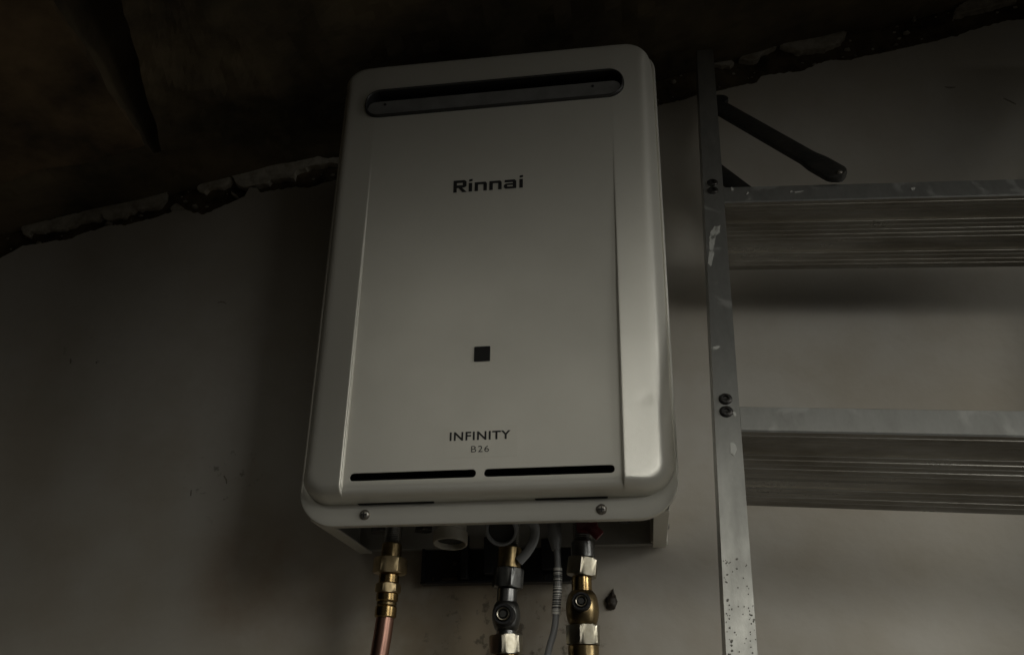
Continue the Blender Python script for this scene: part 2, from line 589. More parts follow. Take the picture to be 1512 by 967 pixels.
for v in [g for g in ge['geom'] if isinstance(g, bmesh.types.BMVert)]:
    v.co.z = ceil_z(v.co.x) + .14
ceiling = obj('ceiling', bm, M['ceiling'])
tag(ceiling, 'dark rough ceiling sloping up to the right', kind='structure')

bm = bmesh.new()                                      # old board left under the slab
low, upp = [], []
for j in range(41):
    y = -.100 + (CEIL_FRONT + .01 + .100) * j / 40
    r1, r2 = [], []
    for i in range(31):
        t = i / 30
        x = -1.6 + (gap_left(y) + .002 * noise.noise(Vector((y * 40, 2, 0))) + 1.6) * (1 - (1 - t) ** 1.6)
        yy = y + (.012 * noise.noise(Vector((x * 14, 5, 0))) if j == 0 else 0)
        z = ceil_z(x) - .008 + .003 * noise.noise(Vector((x * 16, y * 16, 9)))
        r1.append(bm.verts.new((x, yy, z)))
        r2.append(bm.verts.new((x, yy, z + .022)))
    low.append(r1)
    upp.append(r2)
for a, b in zip(low, low[1:]):
    for i in range(30):
        bm.faces.new((a[i], b[i], b[i + 1], a[i + 1]))
for a, b in zip(upp, upp[1:]):
    for i in range(30):
        bm.faces.new((a[i], a[i + 1], b[i + 1], b[i]))
for j in range(40):
    for i in (0, 30):
        bm.faces.new((low[j][i], low[j + 1][i], upp[j + 1][i], upp[j][i]))
for i in range(30):
    for j in (0, 40):
        bm.faces.new((low[j][i], low[j][i + 1], upp[j][i + 1], upp[j][i]))
obj('ceiling_board', bm, M['timber'], ceiling, smooth=30)

bm = bmesh.new()
add_box(bm, -3.0, 3.2, -4.2, .10, FLOOR - .1, FLOOR)
tag(obj('floor', bm, M['floor']), 'concrete floor below the heater', kind='structure')

# ------------------------------------------------------------------ the water heater
HY, RY = -.2001, -.1729          # front panel plane, rim plane
BW, BZ0, BZ1, BR = .1722, .0128, .5215, .030   # body outline of the pressed cover
heater = thing('water_heater', 'pale metallic tankless water heater hung on the wall', 'water heater')


def sdf_round(x, z):
    """Distance inside the rounded rectangle of the cover."""
    cx, cz = 0, (BZ0 + BZ1) / 2
    qx = abs(x - cx) - (BW - BR)
    qz = abs(z - cz) - ((BZ1 - BZ0) / 2 - BR)
    return BR - (math.hypot(max(qx, 0), max(qz, 0)) + min(max(qx, qz), 0))


def cover_h(x, z):
    d = max(0.0, sdf_round(x, z))
    ax = abs(x)
    hm = -HY + RY                                     # .0272
    hm = .0272
    if ax > .1285:
        hm -= (.0010 + (.0076 if x > 0 else .0050) * smooth01((.46 - z) / .36)) * ((ax - .1285) / .030)  # left facet shaped shallower than the right to read brighter
    rec = .0042 * smooth01((.40 - z) / .30) * smooth01((z - .014) / .010)
    hm -= rec * (1 - smooth01((ax - .1266) / .0011))
    dz = min(z - BZ0, BZ1 - z)
    k = smooth01((dz - .016) / .02)
    t = min(1.0, max(0.0, d / (.0135 if z < .25 else .0105)))
    h_end = hm * math.sqrt(max(0.0, 1 - (1 - t) ** 2.2))            # rolled ends
    if d < .0058:                                                   # steep side wall, then a rounded shoulder
        f = .66 * (d / .0058) ** .8
    else:
        u = min(1.0, (d - .0058) / .0088)
        f = .66 + .34 * (1 - (1 - u) ** 2.6)
    h = h_end * (1 - k) + hm * f * k
    g = math.hypot(x - .1488, z - .0985)              # a dent in the right-hand facet
    h -= .0007 * math.exp(-(g / .004) ** 2)
    g = abs(z - .497) if ax < .14 else 1
    return h


def stations(lo, hi, step, extra):
    s = [lo + (hi - lo) * i / int((hi - lo) / step) for i in range(int((hi - lo) / step) + 1)]
    for e in extra:
        s = [v for v in s if abs(v - e) > step * .28 or v in (lo, hi) or v in extra]
        s.append(e)
    return sorted(set(round(v, 6) for v in s))


edge = [0.0003, .0008, .0014, .0022, .0032, .0044, .0055, .0066, .008, .0095, .0115, .014, .018, .022]
xs_extra = []
for sgn in (-1, 1):
    xs_extra += [sgn * v for v in (.1250, .1261, .1266, .1270, .1274, .1277, .1281, .1286, .1296)]
    xs_extra += [sgn * (BW - e) for e in edge]
XS = stations(-BW, BW, .0045, xs_extra)
ZS = stations(BZ0, BZ1, .0045, [BZ0 + e for e in edge] + [BZ1 - e for e in edge] + [.0145, .016, .0185, .0205, .0225, .0245])
cz = (BZ0 + BZ1) / 2


def warp(x, z):
    """Round the corners of the square grid."""
    sx, sz = (1 if x >= 0 else -1), (1 if z >= cz else -1)
    a = abs(x) - (BW - BR)
    b = abs(z - cz) - ((BZ1 - BZ0) / 2 - BR)
    if a <= 0 or b <= 0:
        return x, z
    a, b = a / BR, b / BR
    a2, b2 = a * math.sqrt(1 - b * b / 2), b * math.sqrt(1 - a * a / 2)
    return sx * ((BW - BR) + a2 * BR), cz + sz * (((BZ1 - BZ0) / 2 - BR) + b2 * BR)


bm = bmesh.new()
TH = .0016
fr, bk = [], []
for z in ZS:
    r1, r2 = [], []
    for x in XS:
        wx, wz = warp(x, z)
        y = RY - cover_h(wx, wz)
        r1.append(bm.verts.new((wx, y, wz)))
        r2.append(bm.verts.new((wx * .991, y + TH, cz + (wz - cz) * .994)))
    fr.append(r1)
    bk.append(r2)
for j in range(len(ZS) - 1):
    for i in range(len(XS) - 1):
        bm.faces.new((fr[j][i], fr[j][i + 1], fr[j + 1][i + 1], fr[j + 1][i]))
        bm.faces.new((bk[j][i], bk[j + 1][i], bk[j + 1][i + 1], bk[j][i + 1]))
loopf = [fr[0][i] for i in range(len(XS))] + [fr[j][-1] for j in range(1, len(ZS))] + \
        [fr[-1][i] for i in range(len(XS) - 2, -1, -1)] + [fr[j][0] for j in range(len(ZS) - 2, 0, -1)]
loopb = [bk[0][i] for i in range(len(XS))] + [bk[j][-1] for j in range(1, len(ZS))] + \
        [bk[-1][i] for i in range(len(XS) - 2, -1, -1)] + [bk[j][0] for j in range(len(ZS) - 2, 0, -1)]
outline = [(v.co.x, v.co.z) for v in loopf]
for i in range(len(loopf)):
    j = (i + 1) % len(loopf)
    bm.faces.new((loopf[i], loopb[i], loopb[j], loopf[j]))
cover = obj('front_cover', bm, M['heater_paint'], heater)

# openings pressed through the cover: exhaust outlet, two intake slots, two thin slits
EX = (-.1410, .1410, .4405, .4790)
cut = bmesh.new()
merge(cut, prism(stadium(EX[0], EX[1], EX[2], EX[3], .017, 10), -.24, -.15))
merge(cut, prism(stadium(-.1200, -.0034, .0288, .0362, .0036, 6), -.24, -.15))
merge(cut, prism(stadium(.0038, .1196, .0288, .0362, .0036, 6), -.24, -.15))
bmesh.ops.recalc_face_normals(cut, faces=cut.faces[:])
cme = bpy.data.meshes.new('cut')
cut.to_mesh(cme)
cut.free()
co = bpy.data.objects.new('cut', cme)
COL.objects.link(co)
md = cover.modifiers.new('cut', 'BOOLEAN')
md.operation = 'DIFFERENCE'
md.solver = 'EXACT'
md.object = co
dg = bpy.context.evaluated_depsgraph_get()
new = bpy.data.meshes.new_from_object(cover.evaluated_get(dg))
cover.modifiers.clear()
old = cover.data
cover.data = new
bpy.data.meshes.remove(old)
bpy.data.objects.remove(co)
new.shade_smooth()
new.set_sharp_from_angle(angle=R(70))

# the rim: a flange round the cover, deeper along the bottom where the screws sit
OW, OZ0, OZ1, ORR = .1752, -.0068, .5255, .028
bm = bmesh.new()
NA = 14


def rrect(hw, z0, z1, r):
    out = []
    for sx, lowc, a0 in ((1, True, -PI / 2), (1, False, 0), (-1, False, PI / 2), (-1, True, PI)):
        rr = r + (.008 if lowc and z0 < .005 else 0)
        cx, c2 = sx * (hw - rr), (z0 + rr if lowc else z1 - rr)
        for i in range(NA + 1):
            a = a0 + PI / 2 * i / NA
            out.append((cx + rr * math.cos(a), c2 + rr * math.sin(a)))
    return out


prof = [(BW - .004, BZ0 + .004, BZ1 - .004, .026, RY - .0002), (BW, BZ0, BZ1, .030, RY - .0002), (OW - .0018, OZ0 + .0018, OZ1 - .0018, .0275, RY - .0010),
        (OW - .0004, OZ0 + .0004, OZ1 - .0004, .028, RY - .0002), (OW, OZ0, OZ1, .028, RY + .0016), (OW - .0003, OZ0 + .0003, OZ1 - .0003, .028, RY + .008),
        (OW - .0022, OZ0 + .0022, OZ1 - .0022, .026, RY + .009), (OW - .0022, OZ0 + .0022, OZ1 - .0022, .026, RY + .003),
        (BW - .004, BZ0 + .004, BZ1 - .004, .026, RY + .0025)]
rings = []
for (hw, z0, z1, r, y) in prof:
    rings.append([bm.verts.new((x, y, z)) for x, z in rrect(hw, z0, z1, r)])
n = len(rings[0])
for a, b in zip(rings, rings[1:] + rings[:1]):
    for i in range(n):
        bm.faces.new((a[i], a[(i + 1) % n], b[(i + 1) % n], b[i]))
obj('cover_rim', bm, M['heater_paint'], heater, smooth=40)

# dark slits where the cover meets the screw flange
for x0, x1, z in ((-.117, -.045, .0132), (.047, .1125, .0132)):
    bm = prism(stadium(x0, x1, z - .0010, z + .0018, .0013, 4), RY - .0042, RY + .001)
    obj('slit', bm, M['black_gloss'], heater)


def screw(x, y, z, d, r=.0048, parent=heater, m=None, name='screw', label=None):
    """Pan-head cross screw at (x, y, z) facing along d."""
    bm = lathe([(r, 0), (r * .98, r * .25), (r * .8, r * .5), (r * .5, r * .62), (r * .02, r * .66)], 24)
    o = obj(name, bm, m or M['screw'], parent, smooth=45)
    o.matrix_local = frame_mtx((x, y, z), d)
    b2 = bmesh.new()
    add_box(b2, -r * .55, r * .55, -r * .1, r * .1, r * .5, r * .69)
    add_box(b2, -r * .1, r * .1, -r * .55, r * .55, r * .5, r * .695)
    obj('cross_recess', b2, M['ink'], o)
    return o


screw(-.1099, RY - .0006, .0032, (0, -1, -.1))
screw(.1064, RY - .0006, .0024, (0, -1, -.1))

# exhaust outlet: raised collar in the opening, recess with a slanting lower plate
out = obj('exhaust_outlet', (lambda: (lambda b: b)(bmesh.new()))(), None, heater)
bpy.data.objects.remove(out)


def loft(loops, close=False):
    bm = bmesh.new()
    rr = [[bm.verts.new(p) for p in l] for l in loops]
    n = len(rr[0])
    pairs = list(zip(rr, rr[1:])) + ([(rr[-1], rr[0])] if close else [])
    for a, b in pairs:
        for i in range(n):
            bm.faces.new((a[i], a[(i + 1) % n], b[(i + 1) % n], b[i]))
    return bm, rr


def st3(inset, y, dz=0.0):
    return [(x, y, z + dz) for x, z in stadium(EX[0] + inset, EX[1] - inset, EX[2] + inset, EX[3] - inset, .017 - inset, 10)]


bm, rr = loft([st3(.0006, -.192), st3(.0006, -.2020), st3(.0012, -.2032), st3(.0020, -.2034), st3(.0027, -.2028), st3(.0030, -.2010), st3(.0040, -.160)])
bm.faces.new(rr[-1])
collar = obj('exhaust_outlet', bm, M['collar_shade'], heater, smooth=50)
bm = bmesh.new()
p = [(-.1395, -.203, .4462), (.1395, -.203, .4462), (.1395, -.172, .4625), (-.1395, -.172, .4625)]
q = [(a, b, c - .002) for a, b, c in p]
v = [bm.verts.new(x) for x in p + q]
for f in ((0, 1, 2, 3), (7, 6, 5, 4), (0, 4, 5, 1), (1, 5, 6, 2), (2, 6, 7, 3), (3, 7, 4, 0)):
    bm.faces.new([v[i] for i in f])
bm2 = prism(stadium(-.1372, .1372, .4440, .4622, .0085, 6), -.2008, -.1985)
bm.free()
plate = obj('baffle_plate', bm2, M['outlet_metal'], collar)
for hx, hz in ((-.118, .4575), (.108, .4570)):
    b3 = lathe([(.0016, 0), (.0016, .0006)], 12)
    o = obj('plate_hole', b3, M['ink'], collar)
    o.matrix_local = frame_mtx((hx, -.2009, hz), (0, -1, 0))

# small black indicator window
bm = prism(stadium(-.0077, .0077, .1408, .1560, .0006, 2), HY + .0036 - .0008, HY + .0075)
win = obj('indicator_window', bm, M['black_gloss'], heater)
panel_y = RY - cover_h(0, .148)
win.location.y = panel_y - (HY + .0036)


def lettering(text, x, z, width, height, m, bold=0.0, spacing=1.0, name='lettering'):
    cu = bpy.data.curves.new(name, 'FONT')
    cu.body = text
    cu.size = 1.0
    cu.space_character = spacing
    cu.offset = bold
    cu.extrude = .0
    o = bpy.data.objects.new(name, cu)
    COL.objects.link(o)
    dg = bpy.context.evaluated_depsgraph_get()
    me = bpy.data.meshes.new_from_object(o.evaluated_get(dg))
    bpy.data.objects.remove(o)
    vs = [v.co for v in me.vertices]
    x0, x1 = min(v.x for v in vs), max(v.x for v in vs)
    y0, y1 = min(v.y for v in vs), max(v.y for v in vs)
    for v in me.vertices:
        px = x + (v.co.x - x0) / (x1 - x0) * width
        pz = z + (v.co.y - y0) / (y1 - y0) * height
        v.co = Vector((px, RY - cover_h(px, pz) - .00035, pz))
    me.materials.append(m)
    o = bpy.data.objects.new(name, me)
    COL.objects.link(o)
    o.parent = heater
    return o


M['film'] = mat('label_film', (0.672, 0.654, 0.580), 0.38, 0.40, var=(0.637, 0.619, 0.545), var_scale=11, bump=0.05, bump_scale=900, rough_var=0.025)
film = prism(stadium(-.0345, .0345, .0470, .0765, .0015, 3), -.00012, 0)
film = obj('label_film', film, M['film'], heater)
film.location.y = RY - cover_h(0, .06) - .00002
lettering('INFINITY', -.0283, .0633, .0562, .0082, M['ink'], 0.022, 1.12)
lettering('B26', -.0080, .0518, .0164, .0060, M['ink_grey'], -0.004, 1.15)

# maker's name in wide bold letters, drawn stroke by stroke (units of cap height)
def glyph_quads():
    """Strokes as polygons in units where the whole word is 960 wide and capitals 188 high (y up)."""
    P = []
    s = 48
    # R
    P.append([(0, 0), (s, 0), (s, 188), (0, 188)])
    P.append([(s, 146), (130, 146), (140, 188), (s, 188)])
    P.append([(130, 146), (130, 110), (182, 92), (182, 160), (160, 184), (140, 188)])
    P.append([(s, 68), (140, 68), (168, 78), (182, 92), (130, 110), (s, 110)])
    P.append([(72, 68), (124, 68), (186, 0), (128, 0)])
    # i
    for x in (214, 912):
        P.append([(x, 0), (x + s, 0), (x + s, 136), (x, 136)])
        P.append([(x + 2, 156), (x + s + 2, 162), (x + s + 4, 196), (x + 4, 190)])
    # n, n
    for x in (296, 500):
        P.append([(x, 0), (x + s, 0), (x + s, 100), (x, 138)])
        P.append([(x, 138), (x + s, 100), (x + 122, 100), (x + 150, 138)])
        P.append([(x + 122, 100), (x + 122, 0), (x + 170, 0), (x + 170, 110), (x + 150, 138)])
    # a
    x = 700
    P.append([(x + 122, 0), (x + 170, 0), (x + 170, 112), (x + 122, 98)])
    P.append([(x + 12, 138), (x + 8, 100), (x + 122, 98), (x + 170, 112), (x + 148, 138)])
    P.append([(x + 30, 82), (x + 122, 82), (x + 122, 54), (x + 46, 54)])
    P.append([(x + 30, 82), (x + 46, 54), (x + 46, 34), (x, 24), (x, 60)])
    P.append([(x, 24), (x + 46, 34), (x + 122, 34), (x + 122, 0), (x + 24, 0)])
    return P


bm = bmesh.new()
for k, poly in enumerate(glyph_quads()):
    vs = []
    for (a, b) in poly:
        px = -.0343 + a / 960 * .0734
        pz = .3325 + b / 188 * .0150
        vs.append(bm.verts.new((px, RY - cover_h(px, pz) - .0003 - .00001 * (k % 5), pz)))
    bm.faces.new(vs)
obj('lettering', bm, M['ink'], heater)

# chip in the dented facet
b3 = lathe([(.0021, 0), (.0015, .0004), (.0001, .0006)], 10)
o = obj('chip', b3, M['ink'], heater)
o.matrix_local = frame_mtx((.1490, RY - cover_h(.149, .0982) + .0001, .0982), (.2, -1, 0))

# steel case behind the cover, open at the bottom
bm = bmesh.new()
for s in (-1, 1):
    a, b = sorted((s * .1655, s * .1640))
    add_box(bm, a, b, RY + .002, -.018, .004, .515)
add_box(bm, -.1655, .1655, RY + .002, -.018, .513, .515)
obj('case', bm, M['chassis'], heater)
for s in (-1, 1):
    bm = bmesh.new()
    a, b = sorted((s * .1660, s * .1520))
    add_box(bm, a, b, RY + .010, -.006, .0015, .0035, .0005, 1)
    obj('case_flange', bm, M['heater_paint'], heater)
bm = bmesh.new()
add_box(bm, -.1638, .1638, RY + .003, -.018, .030, .032)
obj('base_plate', bm, M['chassis'], heater)
bm = bmesh.new()
add_box(bm, -.1640, .1640, -.017, -.005, .0035, .50)
obj('back_plate', bm, M['chassis'], heater)
bm = bmesh.new()
add_box(bm, .1500, .1675, -.0215, -.004, .0040, .045, .001, 1)
obj('mounting_tab', bm, M['heater_paint'], heater)
screw(.1675, -.014, .022, (1, 0, 0), .0042)
bm = bmesh.new()                                     # added dark sheet for the shade behind the openings
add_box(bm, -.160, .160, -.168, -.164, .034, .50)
obj('inner_shade', bm, M['dark_inside'], heater)

# stubs under the base plate
def stub(name, p, d, r, length, m, wall=.0018):
    """Open pipe end with a painted-dark bore."""
    bm = lathe([(r * .88, 0), (r * .88, length * .72), (r, length * .76), (r, length - .001), (r - .0006, length), (r - wall, length), (r - wall - .0004, length - .001),
                (r - wall - .0006, length * .3)], 40, cap=False)
    o = obj(name, bm, m, heater, smooth=40)
    o.matrix_local = frame_mtx(p, d)
    obj('bore_shade', lathe([(r - wall - .0005, length * .86), (r - wall - .0005, length * .88)], 40), M['dark_inside'], o)  # dark disc put in as the shade inside the pipe end


stub('drain_spout', (-.0430, -.100, .034), (0, -.16, -1), .0168, .046, M['pvc'])
stub('overflow_outlet', (.0085, -.088, .017), (.0, -.80, -.45), .0152, .042, M['cable'], .0022)
bm = tube([(.020, -.105, .014), (.032, -.110, .010), (.0395, -.111, .002), (.0385, -.111, -.010), (.032, -.110, -.021), (.024, -.108, -.029)], .0026, 12, 8, flat=(1.0, 1.8))
obj('hose_clip', bm, M['cable'], heater, smooth=50)
for x, y, r, h in ((-.128, -.06, .012, .018), (-.080, -.07, .010, .020), (.125, -.05, .006, .012), (.118, -.09, .008, .018)):
    o = obj('base_fitting', hex_nut(r, h, .3), M['steel_dark'], heater)
    o.location = (x, y, .030 - h)

# the case widens slightly towards its top and hangs a touch out of plumb
def taper(x, z):
    return x * (1 + .055 * max(z, 0)) + .010 * max(z, 0)


for ch in heater.children:
    if ch.name.startswith(('lettering', 'label_film', 'indicator')):
        continue
    if ch.matrix_local.translation.length < 1e-6:
        for v in ch.data.vertices:
            v.co.x = taper(v.co.x, v.co.z)
        for g in ch.children:
            t_ = g.matrix_local.copy()
            t_.translation.x = taper(t_.translation.x, t_.translation.z) if t_.translation.length > 1e-6 else 0
            g.matrix_local = t_
            if t_.translation.length < 1e-6:
                for v in g.data.vertices:
                    v.co.x = taper(v.co.x, v.co.z)
    else:
        t_ = ch.matrix_local.copy()
        t_.translation.x = taper(t_.translation.x, t_.translation.z)
        ch.matrix_local = t_

# ------------------------------------------------------------------ pipework
def stack(root, name, items, axis):
    """items: (kind, z_top, z_bottom, radius, material, part name[, twist]); axis(z) -> (x, y)."""
    for it in items:
        kind, z1, z0, r, m, nm = it[:6]
        tw = it[6] if len(it) > 6 else 0.2
        p0, p1 = Vector((*axis(z0), z0)), Vector((*axis(z1), z1))
        h = (p1 - p0).length
        if kind == 'hex':
            b = hex_nut(r, h, tw)
        elif kind == 'thread':
            pr, k = [], max(3, int(h / .0018))
            for i in range(k):
                pr += [(r, h * i / k), (r * .92, h * (i + .5) / k)]
            pr.append((r, h))
            b = lathe(pr, 32)
        elif kind == 'ball':
            pr = []
            for i in range(13):
                t = i / 12
                pr.append((r * (.66 + .34 * math.sin(PI * t) ** .6), h * t))
            b = lathe(pr, 36)
        else:
            c = min(.0012, h * .25)
            b = lathe([(r - c * .8, 0), (r, c), (r, h - c), (r - c * .8, h)], 36)
        o = obj(nm, b, m, root, smooth=30)
        o.matrix_local = Matrix.Translation(-root.location) @ frame_mtx(p0, p1 - p0)


def boss(root, c, r, m_ring):
    """Valve stem facing the room: packing nut, bright ring, hexagonal stem end."""
    base = Matrix.Translation(-root.location)
    o = obj('stem_collar', lathe([(r, -.022), (r, -.002), (r * .9, 0), (r * .72, 0), (r * .62, -.002)], 36), M['black_plastic'], root, smooth=40)
    o.matrix_local = base @ frame_mtx(c, (0, -1, 0))
    o2 = obj('stem_ring', lathe([(r * .60, -.006), (r * .60, .0006), (r * .55, .0013), (r * .47, .0010), (r * .43, -.0015), (r * .42, -.006)], 36), m_ring, root, smooth=40)
    o2.matrix_local = base @ frame_mtx(c, (0, -1, 0))
    o3 = obj('stem', hex_nut(r * .34, .006, .4), M['steel_dark'], root, smooth=30)
    o3.matrix_local = base @ frame_mtx((c[0], c[1] + .0055, c[2]), (0, -1, 0))


# left: gas pipe
gas = thing('gas_pipe', 'bright copper pipe below a tall brass union, leftmost under the heater', 'pipe', (-.105, -.1, FLOOR))
ga = lambda z: (-.1030 + .030 * z, -.1)
stack(gas, 'gas', [
    ('thread', .030, -.008, .0085, M['steel_dark'], 'threaded_inlet'),
    ('cyl', -.008, -.0223, .0100, M['brass_dull'], 'collar'),
    ('hex', -.0223, -.0372, .0170, M['brass_nut'], 'union_nut', .75),
    ('cyl', -.0372, -.0466, .0098, M['brass'], 'neck'),
    ('hex', -.0466, -.0550, .0128, M['brass_nut'], 'hex_shoulder', .90),
    ('cyl', -.0550, -.0632, .0106, M['brass'], 'sleeve'),
    ('cyl', -.0632, -.0670, .0097, M['brass_dull'], 'ring'),
    ('cyl', -.0670, -.0778, .0104, M['brass'], 'sleeve'),
], ga)
bm = tube([(-.1053, -.1, -.0776), (-.1068, -.1, -.095), (-.1090, -.1, -.115), (-.1150, -.1, -.17), (-.118, -.095, -.30), (-.118, -.06, -.6), (-.118, -.035, -1.0), (-.118, -.03, FLOOR + .002)],
          .0086, 28, 10)
bmesh.ops.translate(bm, vec=-gas.location, verts=bm.verts[:])
obj('copper_tube', bm, M['copper'], gas, smooth=60)

# middle: cold water valve
cold = thing('stop_valve', 'dark stop valve with a round black stem, middle pipe under the heater', 'valve', (.0105, -.1, FLOOR), 'stop valves under the heater')
ca = lambda z: (.0128 + .06 * (z + .04) if z > -.0755 else .0107 - .03 * (z + .0755), -.1)
stack(cold, 'cold', [
    ('thread', .030, -.014, .0085, M['steel_dark'], 'threaded_inlet'),
    ('cyl', -.014, -.0345, .0112, M['brass_dull'], 'collar'),
    ('hex', -.0345, -.0522, .0158, M['steel_dark'], 'union_nut', .35),
    ('cyl', -.0522, -.0680, .0096, M['steel_dark'], 'neck'),
    ('ball', -.0640, -.0910, .0134, M['steel_dark'], 'valve_body'),
    ('cyl', -.0890, -.0950, .0092, M['steel_dark'], 'shoulder'),
    ('hex', -.0945, -.1110, .0166, M['nickel'], 'lower_nut', .94),
    ('cyl', -.1110, -.1210, .0115, M['brass'], 'tail'),
    ('cyl', -.1210, FLOOR, .0090, M['copper'], 'copper_tube'),
], ca)
boss(cold, (.0115, -.1225, -.0782), .0098, M['nickel'])

# right: brass valve with a red tab
hot = thing('stop_valve', 'yellow brass stop valve with a red tab, rightmost pipe under the heater', 'valve', (.083, -.1, FLOOR), 'stop valves under the heater')
ha = lambda z: (.0846 if z > -.042 else .0825, -.1)
stack(hot, 'hot', [
    ('thread', .030, -.010, .0095, M['steel_dark'], 'threaded_inlet'),
    ('cyl', -.010, -.0262, .0110, M['steel_dark'], 'collar'),
    ('hex', -.0262, -.0422, .0158, M['nickel'], 'union_nut', 1.02),
    ('cyl', -.0422, -.0585, .0096, M['brass'], 'neck'),
    ('ball', -.0560, -.0885, .0155, M['brass_dull'], 'valve_body'),
    ('hex', -.0865, -.1035, .0170, M['nickel'], 'lower_nut', .94),
    ('cyl', -.1035, -.1300, .0142, M['brass_dull'], 'tail'),
    ('cyl', -.1300, FLOOR, .0090, M['copper'], 'copper_tube'),
], ha)
boss(hot, (.0829, -.1225, -.0678), .0086, M['nickel'])
bm = bmesh.new()
add_box(bm, -.010, .010, -.012, .004, -.006, .004, .002)
merge(bm, tube([(0, -.012, -.001), (.006, -.014, -.006), (.012, -.014, -.012)], .003, 10, 5, flat=(1, 1.8)))
o = obj('red_tab', bm, M['red_plastic'], hot, smooth=40)
o.location = Vector((.0900, -.108, .002)) - hot.location

# grey control cable with a printed tag
cab = thing('control_cable', 'thin grey cable with a striped white tag between the two valves', 'cable', (.053, -.1, FLOOR))
cpts = [(.0545, -.095, .030), (.0560, -.097, .012), (.0580, -.1, -.006), (.0600, -.1, -.025), (.0595, -.1, -.045), (.0580, -.1, -.075), (.0555, -.1, -.092), (.0500, -.1, -.110), (.038, -.095, -.16), (.02, -.05, -.35), (.02, -.03, -.8), (.02, -.03, FLOOR + .003)]
bm = tube(cpts, .0031, 16, 10)
bmesh.ops.translate(bm, vec=-cab.location, verts=bm.verts[:])
obj('cable', bm, M['cable'], cab, smooth=60)
bm = tube([(.0565, -.0975, .014), (.0575, -.099, -.002), (.0588, -.1, -.0175)], lambda t: .0068 if t < .62 else .0068 - .0026 * (t - .62) / .38, 20, 8)
bmesh.ops.translate(bm, vec=-cab.location, verts=bm.verts[:])
obj('strain_relief', bm, M['cable'], cab, smooth=40)
tm = bpy.data.materials.new('barred_tag')
tm.use_nodes = True
nt = tm.node_tree
b = nt.nodes['Principled BSDF']
b.inputs['Roughness'].default_value = .4
tc = nt.nodes.new('ShaderNodeTexCoord')
sp = nt.nodes.new('ShaderNodeSeparateXYZ')
nt.links.new(tc.outputs['Generated'], sp.inputs[0])
ns = nt.nodes.new('ShaderNodeTexNoise')
ns.noise_dimensions = '1D'
ns.inputs['Scale'].default_value = 30
ns.inputs['Detail'].default_value = 2
nt.links.new(sp.outputs['Z'], ns.inputs['W'])
gt = nt.nodes.new('ShaderNodeMath')
gt.operation = 'GREATER_THAN'
gt.inputs[1].default_value = .47
nt.links.new(ns.outputs['Fac'], gt.inputs[0])
ce = nt.nodes.new('ShaderNodeMath')
ce.operation = 'COMPARE'
ce.inputs[1].default_value = .5
ce.inputs[2].default_value = .44
nt.links.new(sp.outputs['Z'], ce.inputs[0])
mu = nt.nodes.new('ShaderNodeMath')
mu.operation = 'MULTIPLY'
nt.links.new(gt.outputs[0], mu.inputs[0])
nt.links.new(ce.outputs[0], mu.inputs[1])
mx = nt.nodes.new('ShaderNodeMix')
mx.data_type = 'RGBA'
mx.inputs['A'].default_value = (.62, .60, .54, 1)
mx.inputs['B'].default_value = (.04, .04, .04, 1)
nt.links.new(mu.outputs[0], mx.inputs['Factor'])
nt.links.new(mx.outputs['Result'], b.inputs['Base Color'])
bm = tube([(.0602, -.1, -.0345), (.0595, -.1, -.055), (.0577, -.1, -.0765)], .0042, 24, 10)
bmesh.ops.translate(bm, vec=-cab.location, verts=bm.verts[:])
obj('barred_tag', bm, tm, cab, smooth=60)

# black bracket on the wall behind the pipes
brk = thing('wall_bracket', 'flat black plastic bracket with slots on the wall behind the pipes', 'bracket', (0, -.004, -.04))
bm = bmesh.new()
W0, W1, Z0, Z1 = -.0935, .066, -.0335, .020


def holed_plate(bm, x0, x1, z0, z1, holes, ya, yb):
    xs = sorted({x0, x1} | {h[0] for h in holes} | {h[1] for h in holes})
    zs = sorted({z0, z1} | {h[2] for h in holes} | {h[3] for h in holes})
    inside = lambda x, z: any(h[0] < x < h[1] and h[2] < z < h[3] for h in holes)
    vv = {}

    def g(x, y, z):
        k = (round(x, 6), round(y, 6), round(z, 6))
        if k not in vv:
            vv[k] = bm.verts.new((x, y, z))
        return vv[k]
    solid = [[not inside((a + b_) / 2, (c_ + d_) / 2) for c_, d_ in zip(zs, zs[1:])] for a, b_ in zip(xs, xs[1:])]
    for i in range(len(xs) - 1):
        for j in range(len(zs) - 1):
            if not solid[i][j]:
                continue
            a, b_, c_, d_ = xs[i], xs[i + 1], zs[j], zs[j + 1]
            bm.faces.new((g(a, ya, c_), g(b_, ya, c_), g(b_, ya, d_), g(a, ya, d_)))
            bm.faces.new((g(a, yb, c_), g(a, yb, d_), g(b_, yb, d_), g(b_, yb, c_)))
            if i == 0 or not solid[i - 1][j]:
                bm.faces.new((g(a, ya, c_), g(a, ya, d_), g(a, yb, d_), g(a, yb, c_)))
            if i == len(xs) - 2 or not solid[i + 1][j]:
                bm.faces.new((g(b_, ya, c_), g(b_, yb, c_), g(b_, yb, d_), g(b_, ya, d_)))
            if j == 0 or not solid[i][j - 1]:
                bm.faces.new((g(a, ya, c_), g(a, yb, c_), g(b_, yb, c_), g(b_, ya, c_)))
            if j == len(zs) - 2 or not solid[i][j + 1]:
                bm.faces.new((g(a, ya, d_), g(b_, ya, d_), g(b_, yb, d_), g(a, yb, d_)))


